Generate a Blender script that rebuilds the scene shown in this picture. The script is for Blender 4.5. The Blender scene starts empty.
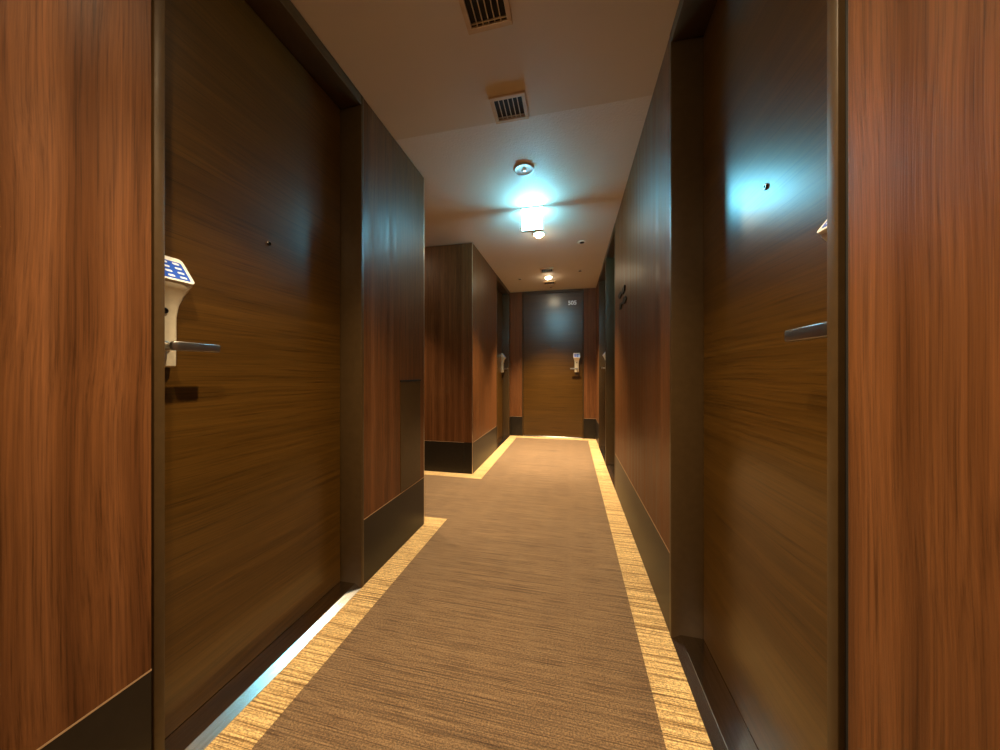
import bpy, bmesh, math, random
from mathutils import Vector, Matrix

# ------------------------------------------------------------------ camera, world, lights, exposure
S = bpy.context.scene
COL = S.collection
F_PX, VX, HY = 318.9, 571.0, 373.3
cam_data = bpy.data.cameras.new('camera')
cam_data.sensor_width = 36.0
cam_data.lens = 36.0 * F_PX / 1000.0
cam_data.shift_y = -(375.0 - HY) / 1000.0
cam_data.clip_start = 0.02
camera = bpy.data.objects.new('camera', cam_data)
COL.objects.link(camera)
camera.location = (0, 0, 1.0)
camera.rotation_euler = (math.radians(90), 0, math.atan((VX - 500) / F_PX))
S.camera = camera

world = bpy.data.worlds.new('world')
S.world = world
world.use_nodes = True
world.node_tree.nodes['Background'].inputs[0].default_value = (1.0, 0.75, 0.5, 1)
world.node_tree.nodes['Background'].inputs[1].default_value = 0.0

S.view_settings.view_transform = 'Standard'
S.view_settings.look = 'None'
S.view_settings.gamma = 1.0
S.view_settings.use_curve_mapping = False
S.view_settings.exposure = 0.0

WARM = (1.0, 0.75, 0.44)
COOL = (0.20, 0.74, 1.0)
LAMP_W = 150.0          # spot of every downlight
LAMP_ANGLE = 104.0
BULB = 140.0             # glow of the frosted bulb
SIGN = 80.0             # glow of the lit sign's faces

# ------------------------------------------------------------------ plan (metres; corridor runs along +Y)
CEIL = 2.30
XR, XL = 0.370, -0.952
Y_CORNER, Y_BLOCK, Y_END = 1.959, 3.024, 5.037
Y_BACK, X_SIDE = -3.0, -3.0
SKIRT = 0.31
DOOR_L, DOOR_R = -1.060, 0.476

# ------------------------------------------------------------------ node helpers
def new_mat(name):
    m = bpy.data.materials.new(name)
    m.use_nodes = True
    nt = m.node_tree
    return m, nt, nt.nodes['Principled BSDF']

def node(nt, kind, **kw):
    n = nt.nodes.new(kind)
    for k, v in kw.items():
        if k in ('operation', 'blend_type', 'data_type', 'noise_dimensions', 'interpolation'):
            setattr(n, k, v)
    return n

def mapped(nt, scale, rot=(0, 0, 0)):
    g = nt.nodes.new('ShaderNodeNewGeometry')
    mp = nt.nodes.new('ShaderNodeMapping')
    mp.inputs['Scale'].default_value = scale
    mp.inputs['Rotation'].default_value = rot
    nt.links.new(g.outputs['Position'], mp.inputs['Vector'])
    return mp.outputs['Vector']

def noise(nt, vec, scale, detail=4.0, rough=0.55, distortion=0.0):
    n = nt.nodes.new('ShaderNodeTexNoise')
    n.inputs['Scale'].default_value = scale
    n.inputs['Detail'].default_value = detail
    n.inputs['Roughness'].default_value = rough
    n.inputs['Distortion'].default_value = distortion
    nt.links.new(vec, n.inputs['Vector'])
    return n.outputs['Fac']

def ramp(nt, fac, stops):
    r = nt.nodes.new('ShaderNodeValToRGB')
    e = r.color_ramp.elements
    while len(e) < len(stops):
        e.new(0.5)
    for i, (p, c) in enumerate(stops):
        e[i].position = p
        e[i].color = (*c, 1)
    nt.links.new(fac, r.inputs['Fac'])
    return r.outputs['Color']

def mix(nt, fac, a, b, mode='MIX'):
    n = nt.nodes.new('ShaderNodeMix')
    n.data_type = 'RGBA'
    n.blend_type = mode
    if isinstance(fac, (int, float)):
        n.inputs[0].default_value = fac
    else:
        nt.links.new(fac, n.inputs[0])
    for sock, v in ((6, a), (7, b)):
        if isinstance(v, tuple):
            n.inputs[sock].default_value = (*v, 1)
        else:
            nt.links.new(v, n.inputs[sock])
    return n.outputs[2]

def math_node(nt, op, a, b=0.0):
    n = nt.nodes.new('ShaderNodeMath')
    n.operation = op
    for i, v in enumerate((a, b)):
        if isinstance(v, (int, float)):
            n.inputs[i].default_value = v
        else:
            nt.links.new(v, n.inputs[i])
    return n.outputs[0]

def bump(nt, bsdf, height, strength, dist=0.002):
    b = nt.nodes.new('ShaderNodeBump')
    b.inputs['Strength'].default_value = strength
    b.inputs['Distance'].default_value = dist
    nt.links.new(height, b.inputs['Height'])
    nt.links.new(b.outputs['Normal'], bsdf.inputs['Normal'])

def plain(name, col, rough=0.5, metal=0.0, spec=0.5):
    m, nt, b = new_mat(name)
    vec = mapped(nt, (1, 1, 1))
    f = noise(nt, vec, 35.0, 3.0)
    c2 = tuple(min(1.0, v * 1.08 + 0.001) for v in col)
    c1 = tuple(v * 0.93 for v in col)
    nt.links.new(ramp(nt, f, [(0.3, c1), (0.7, c2)]), b.inputs['Base Color'])
    b.inputs['Roughness'].default_value = rough
    b.inputs['Metallic'].default_value = metal
    b.inputs['Specular IOR Level'].default_value = spec
    return m

def glow(name, col, strength):
    m, nt, b = new_mat(name)
    b.inputs['Base Color'].default_value = (0.8, 0.8, 0.8, 1)
    b.inputs['Emission Color'].default_value = (*col, 1)
    b.inputs['Emission Strength'].default_value = strength
    return m

# ------------------------------------------------------------------ materials
def walnut():
    m, nt, b = new_mat('walnut_veneer')
    # grain runs up the wall; broad cathedral figure bends it
    warp = noise(nt, mapped(nt, (2.2, 2.2, 0.55)), 1.6, 2.0)
    g = nt.nodes.new('ShaderNodeNewGeometry')
    sep = nt.nodes.new('ShaderNodeSeparateXYZ'); nt.links.new(g.outputs['Position'], sep.inputs[0])
    cmb = nt.nodes.new('ShaderNodeCombineXYZ')
    w = math_node(nt, 'MULTIPLY', warp, 0.075)
    nt.links.new(math_node(nt, 'ADD', sep.outputs[0], w), cmb.inputs[0])
    nt.links.new(math_node(nt, 'ADD', sep.outputs[1], w), cmb.inputs[1])
    nt.links.new(math_node(nt, 'MULTIPLY', sep.outputs[2], 0.012), cmb.inputs[2])
    fine = noise(nt, cmb.outputs[0], 200.0, 6.0, 0.68)
    broad = noise(nt, cmb.outputs[0], 22.0, 3.0, 0.5)
    pores = noise(nt, mapped(nt, (1, 1, 0.012)), 420.0, 2.0, 0.5)
    c = ramp(nt, broad, [(0.28, (0.088, 0.0325, 0.011)), (0.5, (0.138, 0.0525, 0.0172)), (0.74, (0.184, 0.0725, 0.0255))])
    d = ramp(nt, fine, [(0.32, (0.42, 0.40, 0.37)), (0.46, (0.87, 0.87, 0.87)), (0.68, (1.26, 1.24, 1.20))])
    c = mix(nt, 0.85, c, d, 'MULTIPLY')
    p = ramp(nt, pores, [(0.30, (0.62, 0.6, 0.58)), (0.42, (1, 1, 1))])
    c = mix(nt, 0.6, c, p, 'MULTIPLY')
    nt.links.new(c, b.inputs['Base Color'])
    rv = ramp(nt, broad, [(0.3, (0.34, 0.34, 0.34)), (0.7, (0.50, 0.50, 0.50))])
    nt.links.new(rv, b.inputs['Roughness'])
    b.inputs['Specular IOR Level'].default_value = 0.16
    bump(nt, b, fine, 0.45, 0.001)
    return m

def door_wood(name, along):
    m, nt, b = new_mat(name)
    # straight horizontal grain, squeezed up the door
    k = (0.45, 0.45, 1.0)
    warp = noise(nt, mapped(nt, (1.2, 1.2, 2.5)), 1.0, 2.0)
    g = nt.nodes.new('ShaderNodeNewGeometry')
    sep = nt.nodes.new('ShaderNodeSeparateXYZ'); nt.links.new(g.outputs['Position'], sep.inputs[0])
    cmb = nt.nodes.new('ShaderNodeCombineXYZ')
    nt.links.new(math_node(nt, 'MULTIPLY', sep.outputs[0], 0.014), cmb.inputs[0])
    nt.links.new(math_node(nt, 'MULTIPLY', sep.outputs[1], 0.014), cmb.inputs[1])
    nt.links.new(math_node(nt, 'ADD', sep.outputs[2], math_node(nt, 'MULTIPLY', warp, 0.05)), cmb.inputs[2])
    fine = noise(nt, cmb.outputs[0], 230.0, 5.0, 0.7)
    broad = noise(nt, cmb.outputs[0], 30.0, 3.0, 0.5)
    c = ramp(nt, broad, [(0.3, (0.058, 0.0260, 0.0035)), (0.5, (0.069, 0.0310, 0.0043)), (0.72, (0.082, 0.0372, 0.0056))])
    d = ramp(nt, fine, [(0.32, (0.30, 0.28, 0.26)), (0.46, (0.84, 0.84, 0.84)), (0.68, (1.34, 1.32, 1.28))])
    c = mix(nt, 0.85, c, d, 'MULTIPLY')
    nt.links.new(c, b.inputs['Base Color'])
    b.inputs['Roughness'].default_value = 0.28
    b.inputs['Specular IOR Level'].default_value = 0.58
    bump(nt, b, fine, 0.10, 0.0005)
    return m

def carpet(name, dark, mid, light, streak, lo=0.34, hi=0.64, pitch=230.0):
    m, nt, b = new_mat(name)
    vec = mapped(nt, (1, 1, 1))
    lines = noise(nt, mapped(nt, (0.006, 1.0, 0.2)), pitch, 3.0, 0.7)
    lines2 = noise(nt, mapped(nt, (0.022, 1.0, 0.2)), 300.0, 2.0, 0.5)
    tuft = noise(nt, mapped(nt, (0.75, 1.0, 1.0)), 230.0, 2.0, 0.85)
    tone = noise(nt, vec, 3.0, 3.0, 0.6)
    c = ramp(nt, lines, [(lo, dark), (0.46, mid), (hi, light)])
    s = ramp(nt, lines2, [(0.36, streak), (0.47, (1, 1, 1))])
    c = mix(nt, 0.8, c, s, 'MULTIPLY')
    t = ramp(nt, tuft, [(0.34, (0.30, 0.28, 0.27)), (0.5, (0.95, 0.95, 0.95)), (0.66, (1.75, 1.68, 1.5))])
    c = mix(nt, 0.72, c, t, 'MULTIPLY')
    q = ramp(nt, tone, [(0.3, (0.9, 0.88, 0.88)), (0.7, (1.06, 1.06, 1.04))])
    c = mix(nt, 0.7, c, q, 'MULTIPLY')
    nt.links.new(c, b.inputs['Base Color'])
    b.inputs['Roughness'].default_value = 0.95
    b.inputs['Specular IOR Level'].default_value = 0.12
    b.inputs['Sheen Weight'].default_value = 0.15
    b.inputs['Sheen Roughness'].default_value = 0.6
    h = math_node(nt, 'ADD', math_node(nt, 'MULTIPLY', lines, 0.7), math_node(nt, 'MULTIPLY', tuft, 0.6))
    bump(nt, b, h, 0.55, 0.004)
    return m

def plaster(name, col, rough_scale, strength, dist):
    m, nt, b = new_mat(name)
    vec = mapped(nt, (1, 1, 1))
    tone = noise(nt, vec, 2.0, 3.0)
    nt.links.new(ramp(nt, tone, [(0.3, tuple(v * 0.95 for v in col)), (0.7, col)]), b.inputs['Base Color'])
    b.inputs['Roughness'].default_value = 0.62
    b.inputs['Specular IOR Level'].default_value = 0.35
    h = noise(nt, vec, rough_scale, 3.0, 0.55)
    bump(nt, b, h, strength, dist)
    return m

def brushed_steel():
    m, nt, b = new_mat('brushed_steel')
    lines = noise(nt, mapped(nt, (1.0, 0.03, 1.0)), 260.0, 3.0, 0.6)
    nt.links.new(ramp(nt, lines, [(0.3, (0.50, 0.47, 0.43)), (0.7, (0.68, 0.64, 0.60))]), b.inputs['Base Color'])
    b.inputs['Metallic'].default_value = 1.0
    b.inputs['Roughness'].default_value = 0.19
    bump(nt, b, lines, 0.02, 0.0003)
    return m

M = dict(
    walnut=walnut(),
    door=door_wood('door_veneer', 'y'),
    bronze=plain('bronze_paint', (0.060, 0.034, 0.012), 0.40, 0.0, 0.28),
    skirting=plain('dark_skirting', (0.0125, 0.0085, 0.0050), 0.40, 0.0, 0.35),
    lipping=plain('skirting_lipping', (0.52, 0.36, 0.22), 0.35, 0.5, 0.5),
    edge_metal=plain('edge_metal', (0.62, 0.55, 0.47), 0.30, 1.0, 0.5),
    shadow_gap=plain('gap_shade', (0.006, 0.005, 0.004), 0.7),  # near-black: painted shade of the frame gap, shared by other dark strips
    steel=brushed_steel(),
    carpet=carpet('carpet_brown', (0.088, 0.055, 0.033), (0.186, 0.117, 0.065), (0.272, 0.176, 0.095), (0.42, 0.36, 0.34)),
    border=carpet('carpet_cream', (0.19, 0.110, 0.045), (0.52, 0.34, 0.145), (0.80, 0.58, 0.28), (0.48, 0.40, 0.34), 0.38, 0.56, 165.0),
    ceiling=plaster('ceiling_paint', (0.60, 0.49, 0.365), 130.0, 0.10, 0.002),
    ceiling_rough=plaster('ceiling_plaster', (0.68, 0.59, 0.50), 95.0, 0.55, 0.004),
    vent_frame=plain('vent_frame_paint', (0.52, 0.35, 0.19), 0.5),
    black=plain('black_void', (0.008, 0.007, 0.006), 0.8),
    bar=plain('vent_bar_metal', (0.34, 0.27, 0.19), 0.4, 0.6),
    white=plain('white_plastic', (0.78, 0.76, 0.72), 0.35),
    lock=plain('satin_lock_metal', (0.62, 0.54, 0.40), 0.34, 0.35),
    lever=plain('lever_metal', (0.36, 0.35, 0.34), 0.30, 1.0),
    key_blue=plain('keypad_blue', (0.015, 0.085, 0.52), 0.35),
    key_white=plain('key_marks', (0.72, 0.78, 0.92), 0.4),
    sign_black=plain('sign_black', (0.006, 0.005, 0.004), 0.5, 0.0, 0.15),
    numeral=plain('numeral_white', (0.85, 0.85, 0.83), 0.4),
    grey=plain('fixture_grey', (0.40, 0.36, 0.31), 0.4),
    peep=plain('peephole_metal', (0.10, 0.09, 0.08), 0.18, 1.0),
    detector=plain('fixture_plastic', (0.58, 0.54, 0.48), 0.35),
    chrome=plain('chrome', (0.75, 0.74, 0.72), 0.15, 1.0),
    lamp_ring=plain('lamp_ring', (0.66, 0.58, 0.48), 0.4),
    bulb=glow('bulb_glow', (1.0, 0.80, 0.52), BULB),
    sign_face=glow('sign_face_glow', COOL, SIGN),
)

# ------------------------------------------------------------------ mesh helpers
def box_bm(bm, x0, x1, y0, y1, z0, z1, bev=0.0, mi=0):
    vs = [bm.verts.new(v) for v in ((x0, y0, z0), (x1, y0, z0), (x1, y1, z0), (x0, y1, z0),
                                    (x0, y0, z1), (x1, y0, z1), (x1, y1, z1), (x0, y1, z1))]
    fs = [bm.faces.new([vs[i] for i in f]) for f in ((0, 3, 2, 1), (4, 5, 6, 7), (0, 1, 5, 4), (1, 2, 6, 5), (2, 3, 7, 6), (3, 0, 4, 7))]
    for f in fs:
        f.material_index = mi
    if bev > 0:
        es = list({e for f in fs for e in f.edges})
        r = bmesh.ops.bevel(bm, geom=es, offset=bev, segments=2, affect='EDGES', profile=0.5)
        for f in r['faces']:
            f.material_index = mi

def loft_bm(bm, rings, mi=0, caps=True):
    vr = [[bm.verts.new(p) for p in r] for r in rings]
    n = len(rings[0])
    for a, b in zip(vr[:-1], vr[1:]):
        for i in range(n):
            f = bm.faces.new((a[i], a[(i + 1) % n], b[(i + 1) % n], b[i])); f.material_index = mi
    if caps:
        f = bm.faces.new(vr[0][::-1]); f.material_index = mi
        f = bm.faces.new(vr[-1]); f.material_index = mi

def lathe_bm(bm, profile, segs=32, mi=0, axis='z', origin=(0, 0, 0)):
    """profile: (radius, height) pairs; height runs along axis."""
    rings = []
    for r, h in profile:
        ring = []
        for i in range(segs):
            a = 2 * math.pi * i / segs
            c, s = r * math.cos(a), r * math.sin(a)
            p = {'z': (c, s, h), 'x': (h, c, s), 'y': (c, h, s)}[axis]
            ring.append((p[0] + origin[0], p[1] + origin[1], p[2] + origin[2]))
        rings.append(ring)
    loft_bm(bm, rings, mi)

def prism_bm(bm, poly, mi, fn, d0, d1):
    """extrude a polygon of (a, b) between depths; fn(a, b, d) -> point"""
    lo = [bm.verts.new(fn(a, b, d0)) for a, b in poly]
    hi = [bm.verts.new(fn(a, b, d1)) for a, b in poly]
    n = len(poly)
    for i in range(n):
        f = bm.faces.new((lo[i], lo[(i + 1) % n], hi[(i + 1) % n], hi[i])); f.material_index = mi
    f = bm.faces.new(lo[::-1]); f.material_index = mi
    f = bm.faces.new(hi); f.material_index = mi

def link(name, bm, mats, origin=(0, 0, 0), parent=None, smooth=False):
    """one mesh object; bm is in world space, origin becomes the object's own origin"""
    bmesh.ops.recalc_face_normals(bm, faces=bm.faces[:])
    par_loc = Vector((0, 0, 0))
    p = parent
    while p is not None:
        par_loc += p.location
        p = p.parent
    o_loc = Vector(origin)
    bmesh.ops.translate(bm, verts=bm.verts[:], vec=-o_loc)
    me = bpy.data.meshes.new(name)
    bm.to_mesh(me); bm.free()
    for m in (mats if isinstance(mats, (list, tuple)) else [mats]):
        me.materials.append(m)
    if smooth:
        for f in me.polygons:
            f.use_smooth = True
        if hasattr(me, 'set_sharp_from_angle'):
            me.set_sharp_from_angle(angle=math.radians(35))
    o = bpy.data.objects.new(name, me)
    COL.objects.link(o)
    o.location = o_loc - par_loc
    if parent is not None:
        o.parent = parent
    return o

def tag(o, label=None, cat=None, group=None, kind=None):
    if label: o['label'] = label
    if cat: o['category'] = cat
    if group: o['group'] = group
    if kind: o['kind'] = kind
    return o

def boxes(name, mats, spec, bev=0.0, origin=None, parent=None, smooth=False):
    bm = bmesh.new()
    for s in spec:
        box_bm(bm, *s[:6], bev, s[6] if len(s) > 6 else 0)
    if origin is None:
        x = sum(s[0] + s[1] for s in spec) / (2 * len(spec)); y = sum(s[2] + s[3] for s in spec) / (2 * len(spec))
        origin = (x, y, min(s[4] for s in spec))
    return link(name, bm, mats, origin, parent, smooth)

def struct(name, mats, spec, label, cat, bev=0.0):
    return tag(boxes(name, mats, spec, bev), label, cat, kind='structure')

def empty(name, loc, label, cat, group=None, kind=None):
    o = bpy.data.objects.new(name, None)
    o.empty_display_size = 0.1
    COL.objects.link(o)
    o.location = loc
    return tag(o, label, cat, group, kind)

# ------------------------------------------------------------------ floor and ceiling
BW = 0.122
floor = struct('floor', M['carpet'], [(-3.3, 0.62, Y_BACK - .2, Y_END + .15, -0.06, 0.0)],
               'brown streaked carpet running down the whole hotel corridor', 'carpet floor')
BZ = 0.0012
def border(x0, x1, y0, y1, label):
    o = boxes('carpet_border', M['border'], [(x0, x1, y0, y1, -0.004, BZ)], parent=floor)
    o['label'] = label
border(XR - BW, XR, Y_BACK, Y_END, 'cream striped border along the right wall')
border(XL, XL + BW, Y_BACK, Y_CORNER + 0.10, 'cream striped border along the near left wall')
border(X_SIDE, XL, Y_CORNER, Y_CORNER + 0.10, 'cream border turning the corner of the left wall')
border(X_SIDE, XL, Y_BLOCK - 0.115, Y_BLOCK, 'cream border in front of the wooden corner block')
border(XL, XL + BW, Y_BLOCK - 0.115, Y_END, 'cream border along the far left wall')
border(XL + BW, XR - BW, Y_END - 0.13, Y_END, 'cream border below the end door')

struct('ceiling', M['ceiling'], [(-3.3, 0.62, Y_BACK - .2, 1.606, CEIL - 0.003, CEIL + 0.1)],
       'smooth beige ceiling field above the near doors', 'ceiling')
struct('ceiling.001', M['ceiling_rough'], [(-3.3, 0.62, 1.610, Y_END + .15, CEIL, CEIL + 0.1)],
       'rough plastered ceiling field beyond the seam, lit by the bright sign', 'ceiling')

# ------------------------------------------------------------------ walls
T = 0.09
def wall(name, spec, label):
    return struct(name, M['walnut'], spec, label, 'wall', 0.0015)
def base(name, spec, lip, label):
    o = struct(name, M['skirting'], spec, label, 'baseboard', 0.001)
    boxes('lipping', M['lipping'], lip, 0.0, parent=o)['label'] = 'thin pale metal strip on top'
    return o

def side_wall(side, y0, y1, label_w, label_b):
    """walnut panelling with its dark skirting between y0 and y1; side -1 left, +1 right"""
    x = XL if side < 0 else XR
    nm = 'left' if side < 0 else 'right'
    a, b = (x - T, x) if side < 0 else (x, x + T)
    wall('wall_' + nm, [(a, b, y0, y1, SKIRT + .002, CEIL - 0.005)], label_w)
    lx = (x - .006, x + .0006) if side < 0 else (x - .0006, x + .006)
    base('baseboard_' + nm, [(a, b, y0, y1, 0.0, SKIRT)], [(lx[0], lx[1], y0, y1, SKIRT - .001, SKIRT + .003)], label_b)

side_wall(-1, Y_BACK, 0.548, 'reddish walnut wall panel nearest on the left, before the left door',
          'black skirting below the nearest left walnut panel')
side_wall(1, Y_BACK, 0.530, 'reddish walnut wall panel nearest on the right, before the right door',
          'black skirting below the nearest right walnut panel')
side_wall(-1, 1.326, Y_CORNER, 'narrow dark walnut wall piece between the near left door and the corner',
          'black skirting below the narrow wall piece past the near left door')
side_wall(1, 1.332, Y_BLOCK - .135, 'long dark walnut wall carrying the black sign, past the near right door',
          'dark skirting below the long right wall with the black sign')
side_wall(-1, Y_BLOCK, 4.075, 'walnut corridor side of the corner block on the left',
          'skirting on the corridor side of the corner block')
side_wall(-1, 4.965, Y_END, 'sliver of walnut wall between the far left door and the end wall',
          'skirting of the sliver of wall by the far left door')
side_wall(1, 4.52, Y_END, 'last piece of right wall beside the end wall',
          'skirting of the last piece of right wall')
# side passage on the left
wall('wall_left', [(X_SIDE, XL - T - .001, Y_CORNER - T, Y_CORNER, SKIRT + .002, CEIL - .005)], 'near walnut wall of the side passage, facing away from the camera')
base('baseboard_left', [(X_SIDE, XL - T - .001, Y_CORNER - T, Y_CORNER, 0, SKIRT)], [(X_SIDE, XL - T - .001, Y_CORNER - .006, Y_CORNER + .0006, SKIRT - .001, SKIRT + .003)],
     'skirting of the near wall of the side passage')
wall('wall_left', [(X_SIDE, XL - T - .001, Y_BLOCK, Y_BLOCK + T, SKIRT + .002, CEIL - .005)], 'dark walnut front of the corner block facing the camera')
base('baseboard_left', [(X_SIDE, XL - T - .001, Y_BLOCK, Y_BLOCK + T, 0, SKIRT)], [(X_SIDE, XL - T - .001, Y_BLOCK - .0006, Y_BLOCK + .006, SKIRT - .001, SKIRT + .003)],
     'black skirting below the front of the corner block')
wall('wall_side', [(X_SIDE - T, X_SIDE, Y_CORNER - .1, Y_BLOCK + .1, 0.0, CEIL - .005)], 'walnut end wall of the side passage')
wall('wall_back', [(XL - T, XR + T, Y_BACK - T, Y_BACK, 0.0, CEIL - .005)], 'walnut wall behind the camera')
# metal corner beads
def corner(name, x, y, label):
    tag(boxes(name, M['edge_metal'], [(x - .003, x + .003, y - .003, y + .003, 0.0, CEIL - .004)], 0.001), label, 'corner trim', kind='structure')
corner('trim_1', XL - .0025, Y_CORNER - .0025, 'thin metal corner bead where the left wall ends at the side passage')
corner('trim_2', XL - .0025, Y_BLOCK + .0025, 'thin metal corner bead on the wooden corner block')

# end wall
EX0, EX1 = -0.757, 0.189
for x0, x1, lw, lb in ((XL, EX0 - .004, 'walnut panel of the end wall left of the end door', 'black skirting left of the end door'),
                       (EX1 + .004, XR, 'walnut panel of the end wall right of the end door', 'black skirting right of the end door')):
    wall('wall_end', [(x0, x1, Y_END, Y_END + T, SKIRT + .002, CEIL - .005)], lw)
    base('baseboard_end', [(x0, x1, Y_END, Y_END + T, 0, SKIRT)], [(x0, x1, Y_END - .0006, Y_END + .006, SKIRT - .001, SKIRT + .003)], lb)

# ------------------------------------------------------------------ doors
def axes(kind, y_lock=None, x_lock=None):
    """fn(u, n, z): u along the door the way its lever points, n out of the door into the corridor"""
    if kind == 'left':   return lambda u, n, z: (DOOR_L + n, y_lock + u, z)
    if kind == 'left_far': return lambda u, n, z: (DOOR_L + n, y_lock - u, z)
    if kind == 'right':  return lambda u, n, z: (DOOR_R - n, y_lock + u, z)
    if kind == 'right_far': return lambda u, n, z: (DOOR_R - n, y_lock - u, z)
    return lambda u, n, z: (x_lock - u, Y_END + .022 - n, z)

def rrect(hw, n0, n1, r, k=4):
    """rounded outline in (u, n), the back (n0) square against the door"""
    pts = [(-hw, n0), (hw, n0)]
    for i in range(k + 1):
        a = math.pi / 2 * i / k
        pts.append((hw - r + r * math.cos(a), n1 - r + r * math.sin(a)))
    for i in range(k + 1):
        a = math.pi / 2 + math.pi / 2 * i / k
        pts.append((-hw + r + r * math.cos(a), n1 - r + r * math.sin(a)))
    return pts

def lock(door, fn):
    bm = bmesh.new()
    prof = [(1.016, .022, .029), (1.020, .027, .0315), (1.10, .028, .032), (1.150, .028, .032), (1.18, .032, .0345),
            (1.205, .041, .0395), (1.222, .051, .0445), (1.234, .0585, .048), (1.240, .059, .049), (1.307, .010, .049), (1.311, .005, .0465)]
    loft_bm(bm, [[fn(u, n, z) for u, n in rrect(hw, 0.0, nf, min(.009, nf * .45))] for z, nf, hw in prof])
    body = link('door_lock', bm, M['lock'], fn(0, 0, 1.016), door, smooth=True)
    body['label'] = 'pale metal lock with a keypad head'
    # keypad on the slanted top: (u, t) with t from the lower front edge up to the door
    def slant(u, t, d):
        n = .059 + (.010 - .059) * t; z = 1.240 + .067 * t
        k = math.hypot(.067, .049)
        return fn(u, n + d * .067 / k, z + d * .049 / k)
    def rr(u0, u1, t0, t1, ru, rt, k=4):
        out = []
        for cu, ct, a0 in ((u1 - ru, t1 - rt, 0), (u0 + ru, t1 - rt, 1), (u0 + ru, t0 + rt, 2), (u1 - ru, t0 + rt, 3)):
            for i in range(k + 1):
                a = math.pi / 2 * (a0 + i / k)
                out.append((cu + ru * math.cos(a), ct + rt * math.sin(a)))
        return out
    bm = bmesh.new()
    prism_bm(bm, rr(-.0495, .0495, -.03, 1.04, .010, .14), 0, slant, -.002, .004)
    prism_bm(bm, rr(-.041, .041, .05, .84, .004, .05), 1, slant, .003, .0046)
    for r in range(4):
        for c in range(3):
            u, t = -.0265 + .0265 * c, .15 + .195 * r
            prism_bm(bm, rr(u - .0075, u + .0075, t - .042, t + .042, .003, .03), 2, slant, .004, .0052)
    kp = link('keypad', bm, [M['white'], M['key_blue'], M['key_white']], fn(0, .03, 1.276), body)
    kp['label'] = 'white edged blue keypad'
    # cylinder below the head
    bm = bmesh.new()
    rings = []
    for r, n in ((.008, .026), (.008, .033), (.005, .034), (.005, .031)):
        rings.append([fn(r * math.cos(2 * math.pi * i / 16), n, 1.163 + r * math.sin(2 * math.pi * i / 16)) for i in range(16)])
    loft_bm(bm, rings)
    link('keyhole', bm, M['sign_black'], fn(0, .03, 1.163), body, smooth=True)
    # lever: round neck turning into a flat bar
    bm = bmesh.new()
    rings = []
    for r, n in ((.015, .026), (.015, .032), (.010, .034), (.010, .076)):
        rings.append([fn(r * math.cos(2 * math.pi * i / 20), n, 1.070 + r * math.sin(2 * math.pi * i / 20)) for i in range(20)])
    loft_bm(bm, rings)
    def section(u, n, hz, hn, k=3):
        pts = []
        r = min(hz, hn) * .45
        for su, sz, a0 in ((1, 1, 0), (-1, 1, 1), (-1, -1, 2), (1, -1, 3)):
            for i in range(k + 1):
                a = math.pi / 2 * (a0 + i / k)
                pts.append(fn(u, n + su * (hn - r) + r * math.cos(a), 1.070 + sz * (hz - r) + r * math.sin(a)))
        return pts
    loft_bm(bm, [section(-.013, .0745, .008, .004), section(-.010, .0745, .0115, .0065), section(.0, .0755, .0125, .0070),
                 section(.03, .0760, .0120, .0068), section(.095, .0755, .0115, .0062), section(.099, .0753, .0095, .0045)])
    lv = link('lever_handle', bm, M['lever'], fn(0, .03, 1.070), body, smooth=True)
    lv['label'] = 'grey flat bar lever'
    return body

def peephole(door, fn, u, z=1.466):
    bm = bmesh.new()
    rings = []
    for r, n in ((.0075, -.004), (.0075, .003), (.006, .0045), (.0042, .0045), (.0038, .001)):
        rings.append([fn(u + r * math.cos(2 * math.pi * i / 20), n, z + r * math.sin(2 * math.pi * i / 20)) for i in range(20)])
    loft_bm(bm, rings)
    link('peephole', bm, M['peep'], fn(u, 0, z), door, smooth=True)

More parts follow.
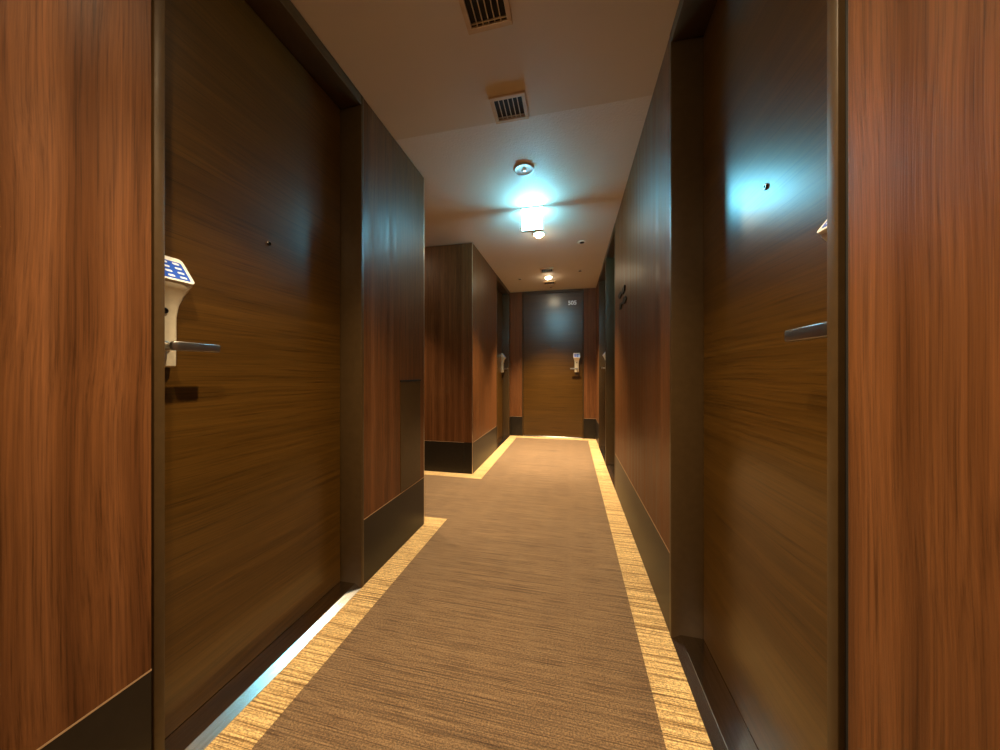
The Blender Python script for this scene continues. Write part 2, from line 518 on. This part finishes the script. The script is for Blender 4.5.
HEAD = 2.245
def side_door(n, side, y0, y1, lock_far, label, frame_label, sill_label, jamb=0.021):
    x_face = XL if side < 0 else XR
    x_door = DOOR_L if side < 0 else DOOR_R
    back = x_door + .045 * side
    lo, hi = sorted((x_door, back))
    d = boxes('door_%d' % n, M['door'], [(lo, hi, y0 + .003, y1 - .003, .022, HEAD - .003)], 0.0015)
    tag(d, label, 'door', kind='structure')
    a, b = sorted((x_face - .0025 * side, back + .02 * side))
    fr = boxes('trim_%d' % (n + 10), M['bronze'], [(a, b, y0 - jamb, y0, 0, CEIL - .006), (a, b, y1, y1 + jamb, 0, CEIL - .006),
                                                 (a, b, y0, y1, HEAD, CEIL - .006)], 0.0025, smooth=True)
    tag(fr, frame_label, 'door frame', kind='structure')
    # black sheet behind the leaf, darkening the gap around it
    s0, s1 = sorted((back + .001 * side, back + .02 * side))
    boxes('door_seal', M['shadow_gap'], [(s0, s1, y0 + .0005, y1 - .0005, .0, HEAD - .0005)], 0.0, parent=fr)
    # black strip standing in for shade in the gap beside the nearest wall panel
    if n in (1, 2):
        g0 = 0.5482 if n == 1 else 0.5303
        a, b = sorted((x_face + .006 * side, x_face + .05 * side))
        boxes('gap_shade', M['shadow_gap'], [(a, b, g0, y0 - jamb - .0003, 0.002, CEIL - .007)], 0.0, parent=fr)
    # steel threshold: sloping nose, then flat up to the leaf
    bm = bmesh.new()
    prof = [(x_face - .002 * side, 0.0), (x_face - .002 * side, .003), (x_face + .0275 * side, .0203), (x_face + .0295 * side, .0212), (x_face + .033 * side, .0212), (back, .0200), (back, 0.0)]
    prism_bm(bm, prof, 0, lambda p, q, dd: (p, dd, q), y0 + .0005, y1 - .0005)
    th = link('trim_%d' % (n + 20), bm, M['steel'], ((x_face + back) / 2, (y0 + y1) / 2, 0))
    tag(th, sill_label, 'threshold', kind='structure')
    kind = ('left' if side < 0 else 'right') + ('_far' if lock_far else '')
    yl = y1 - .046 if lock_far else y0 + .046
    fn = axes(kind, y_lock=yl)
    lock(d, fn)
    mid = (y0 + y1) / 2
    peephole(d, fn, (yl - mid) if lock_far else (mid - yl - (.016 if n == 2 else 0)))
    return d

side_door(1, -1, 0.572, 1.304, False, 'dark wooden door nearest on the left, with a blue keypad lock',
          'bronze frame around the nearest left door', 'steel threshold below the nearest left door')
side_door(2, 1, 0.564, 1.311, False, 'dark wooden door nearest on the right, reflecting the bright sign',
          'bronze frame around the nearest right door', 'steel threshold below the nearest right door')
side_door(3, -1, 4.10, 4.94, True, 'recessed door far down the corridor on the left, past the corner block',
          'dark frame around the far left door', 'steel threshold below the far left door', .022)
side_door(4, 1, 2.912, 3.62, False, 'recessed door on the right just past the black sign',
          'dark frame around the right door past the black sign', 'steel threshold below the right door past the black sign', .020)
side_door(5, 1, 3.664, 4.497, True, 'last recessed door on the right, its lock jutting into view',
          'dark frame around the last right door', 'steel threshold below the last right door', .020)

# end door
d = boxes('door_6', M['door'], [(EX0 + .013, EX1 - .013, Y_END + .022, Y_END + .065, .016, HEAD + .012)], 0.0015)
tag(d, 'dark brown door number 505 closing the far end of the corridor', 'door', kind='structure')
fr = boxes('trim_16', M['bronze'], [(EX0, EX0 + .011, Y_END - .004, Y_END + T, 0, CEIL - .006), (EX1 - .011, EX1, Y_END - .004, Y_END + T, 0, CEIL - .006),
                                    (EX0 + .011, EX1 - .011, Y_END - .004, Y_END + T, HEAD + .015, CEIL - .006)], 0.001)
tag(fr, 'thin dark frame around the end door', 'door frame', kind='structure')
boxes('door_seal', M['shadow_gap'], [(EX0 + .0115, EX1 - .0115, Y_END + .067, Y_END + .085, 0, HEAD + .0145)], 0.0, parent=fr)  # black sheet behind the end door, darkening the gap around it
bm = bmesh.new()
prism_bm(bm, [(Y_END - .004, 0), (Y_END - .004, .003), (Y_END + .012, .014), (Y_END + .064, .014), (Y_END + .064, 0)], 0, lambda p, q, dd: (dd, p, q), EX0 + .0115, EX1 - .0115)
tag(link('trim_26', bm, M['steel'], ((EX0 + EX1) / 2, Y_END + .03, 0)), 'bright steel threshold below the end door', 'threshold', kind='structure')
fn = axes('end', x_lock=0.086)
lock(d, fn)
peephole(d, fn, 0.086 - (EX0 + EX1) / 2, 1.41)
# room number
cu = bpy.data.curves.new('numerals', 'FONT')
cu.body = '505'; cu.size = 0.088; cu.extrude = 0.0015; cu.align_x = 'CENTER'; cu.offset = 0.003
tmp = bpy.data.objects.new('numerals', cu)
COL.objects.link(tmp)
me = bpy.data.meshes.new_from_object(tmp.evaluated_get(bpy.context.evaluated_depsgraph_get()))
bpy.data.objects.remove(tmp)
me.materials.clear(); me.materials.append(M['numeral'])
num = bpy.data.objects.new('room_number', me)
COL.objects.link(num)
num.parent = d
num.rotation_euler = (math.radians(90), 0, 0)
num.location = Vector((0.020, Y_END + .0205, 2.062)) - d.location
num['label'] = 'white numerals 505'

# ------------------------------------------------------------------ things on the ceiling
def ceiling_vent(cx, cy, label):
    v = empty('ceiling_vent', (cx, cy, CEIL), label, 'vent', 'square air vents in the ceiling')
    w, h, f = .085, .078, .018
    z1, z0 = CEIL - .0005, CEIL - .012
    boxes('frame', M['vent_frame'], [(cx - w, cx + w, cy - h, cy - h + f, z0, z1), (cx - w, cx + w, cy + h - f, cy + h, z0, z1),
                                     (cx - w, cx - w + f, cy - h + f, cy + h - f, z0, z1), (cx + w - f, cx + w, cy - h + f, cy + h - f, z0, z1)], 0.0015, parent=v)
    boxes('backing', M['black'], [(cx - w + f, cx + w - f, cy - h + f, cy + h - f, CEIL - .004, CEIL - .0035)], 0.0, parent=v)
    for i in range(5):
        x = cx - w + f + (2 * w - 2 * f) * (i + 1) / 6
        boxes('bar', M['bar'], [(x - .0016, x + .0016, cy - h + f, cy + h - f, z0 + .001, CEIL - .004)], 0.0, parent=v)
    boxes('damper', M['bar'], [(cx - w + f, cx + w - f, cy + h - f - .014, cy + h - f - .010, z0 + .003, CEIL - .004)], 0.0, parent=v)
    return v
ceiling_vent(-.295, 1.083, 'square air vent with black bars, cut off by the top edge of the view')
ceiling_vent(-.292, 1.530, 'square air vent with black bars beside the ceiling seam')
ceiling_vent(-.295, 4.045, 'small looking vent just before the far glowing downlight')
ceiling_vent(-.301, 4.610, 'small looking vent just beyond the far glowing downlight, near the end door')

sd = empty('round_fixture', (-.292, 2.013, CEIL), 'round ceiling fixture with a silver centre, on the ceiling before the lit sign', 'smoke detector')  # unlit round fixture with a reflective centre
bm = bmesh.new()
lathe_bm(bm, [(.066, -.0005), (.066, -.004), (.062, -.008), (.054, -.009), (.050, -.006), (.030, -.005), (.012, -.005)], 40, 0, 'z', (-.292, 2.013, CEIL))
link('body', bm, M['detector'], (-.292, 2.013, CEIL), sd, smooth=True)
bm = bmesh.new()
lathe_bm(bm, [(.014, -.0045), (.013, -.008), (.008, -.011), (.002, -.012)], 24, 0, 'z', (-.292, 2.013, CEIL))
link('silver_centre', bm, M['chrome'], (-.292, 2.013, CEIL - .02), sd, smooth=True)

sx0, sx1, sy = -.379, -.213, 2.490
sg = empty('exit_sign', ((sx0 + sx1) / 2, sy, CEIL), 'glowing bluish white exit sign hanging from the ceiling across the corridor', 'exit sign')
boxes('top_rail', M['grey'], [(sx0 - .002, sx1 + .002, sy - .012, sy + .012, CEIL - .012, CEIL - .0005)], 0.001, parent=sg)
boxes('housing', M['grey'], [(sx0, sx1, sy - .007, sy + .007, CEIL - .182, CEIL - .012)], 0.001, parent=sg)
boxes('light_panel', M['sign_face'], [(sx0 + .003, sx1 - .003, sy - .0105, sy - .0072, CEIL - .180, CEIL - .014)], 0.0, parent=sg)
boxes('light_panel', M['sign_face'], [(sx0 + .003, sx1 - .003, sy + .0072, sy + .0105, CEIL - .180, CEIL - .014)], 0.0, parent=sg)
boxes('bottom_rail', M['grey'], [(sx0 - .002, sx1 + .002, sy - .012, sy + .012, CEIL - .190, CEIL - .182)], 0.001, parent=sg)

def downlight(cx, cy, label, gain=1.0, angle=LAMP_ANGLE, blend=1.0):
    v = empty('ceiling_downlight', (cx, cy, CEIL), label, 'downlight', 'round downlights along the ceiling')
    bm = bmesh.new()
    lathe_bm(bm, [(.062, -.0005), (.062, -.006), (.056, -.009), (.046, -.008), (.044, -.002)], 36, 0, 'z', (cx, cy, CEIL))
    link('ring', bm, M['lamp_ring'], (cx, cy, CEIL), v, smooth=True)
    bm = bmesh.new()
    lathe_bm(bm, [(.034, -.003), (.038, -.008), (.037, -.015), (.031, -.022), (.018, -.028), (.004, -.030)], 28, 0, 'z', (cx, cy, CEIL))
    link('bulb', bm, M['bulb'], (cx, cy, CEIL - .02), v, smooth=True)
    L = bpy.data.lights.new('downlight_beam', 'SPOT')
    L.energy = LAMP_W * gain
    L.color = WARM
    L.spot_size = math.radians(angle)
    L.spot_blend = blend
    L.shadow_soft_size = 0.03
    lo = bpy.data.objects.new('downlight_beam', L)
    COL.objects.link(lo)
    lo.parent = v
    lo.location = (0, 0, -.062)
    return v
downlight(-.292, 2.983, 'glowing downlight right behind the lit exit sign', 2.4, 84.0)
downlight(-.297, 4.343, 'glowing downlight between two vents before the end door', 4.8, 84.0)
downlight(-.297, 0.730, 'downlight above the near doors, out of the top of the view', 1.55, 96.0)
downlight(-.297, 0.08, 'downlight straight above the camera, out of view', 0.46, 150.0, 0.9)
downlight(-.297, -1.70, 'downlight well behind the camera', 1.0)
downlight(-1.75, 2.490, 'downlight in the side passage on the left', 1.2, 78.0)

def sprinkler(cx, cy, label, r=.032):
    v = empty('sprinkler_head', (cx, cy, CEIL), label, 'sprinkler', 'small sprinkler heads in the ceiling')
    bm = bmesh.new()
    lathe_bm(bm, [(r, -.0005), (r, -.004), (r * .8, -.008), (r * .62, -.008), (r * .6, -.003)], 28, 0, 'z', (cx, cy, CEIL))
    link('cover_ring', bm, M['lamp_ring'], (cx, cy, CEIL), v, smooth=True)
    bm = bmesh.new()
    lathe_bm(bm, [(r * .55, -.003), (r * .55, -.0085), (.010, -.0095), (.008, -.011), (.003, -.0115)], 24, 0, 'z', (cx, cy, CEIL))
    link('nozzle', bm, M['sign_black'], (cx, cy, CEIL - .01), v, smooth=True)
sprinkler(.106, 3.258, 'small dark sprinkler head right of the lit sign', .042)
sprinkler(.111, 4.155, 'tiny dark sprinkler head right of the far glowing downlight', .034)
sprinkler(-.687, 4.350, 'tiny dark sprinkler head left of the far glowing downlight', .032)
sprinkler(-.295, 4.855, 'tiny dark sprinkler head directly above the end door', .026)

# ------------------------------------------------------------------ things on the walls
ap = empty('access_panel', (XL, 1.775, SKIRT), 'plain brown metal cover panel on the narrow left wall, above the skirting', 'cover panel')
boxes('cover_plate', M['bronze'], [(XL - .001, XL + .003, 1.655, 1.898, SKIRT + .006, 0.950)], 0.001, parent=ap)
boxes('top_edge', M['shadow_gap'], [(XL - .001, XL + .006, 1.652, 1.901, 0.951, 0.960)], 0.001, parent=ap)

# black cut-out sign on the long right wall, worked out from where its edges meet that wall
psi = math.atan((VX - 500) / F_PX)
def on_right_wall(px, py):
    cx = (px - 500) / F_PX
    dx = cx * math.cos(psi) - math.sin(psi); dy = cx * math.sin(psi) + math.cos(psi)
    t = XR / dx
    return dy * t, 1 - (py - HY) / F_PX * t
sign_parts = ([(619.3, 298.4), (619.0, 295.8), (620.0, 293.6), (621.6, 291.3), (622.8, 291.6), (623.2, 288.6), (625.6, 284.9), (625.3, 290.5), (623.5, 294.2), (622.3, 293.2), (621.6, 296.3), (620.4, 298.6)],
              [(620.3, 309.7), (620.5, 304.0), (622.3, 302.6), (623.5, 301.7), (624.2, 297.5), (626.4, 296.1), (627.2, 298.5), (625.3, 303.8), (622.7, 303.9), (621.6, 308.7)])
ws = empty('wall_sign', (XR, 2.52, 1.57), 'black raised two-part sign on the long right wall', 'wall sign')
for k, poly in enumerate(sign_parts):
    bm = bmesh.new()
    yz = [on_right_wall(*p) for p in poly]
    prism_bm(bm, yz, 0, lambda a, b, dd: (dd, a, b), XR - .008, XR + .001)
    g = link('raised_symbol', bm, M['sign_black'], (XR, yz[0][0], yz[0][1]), ws)
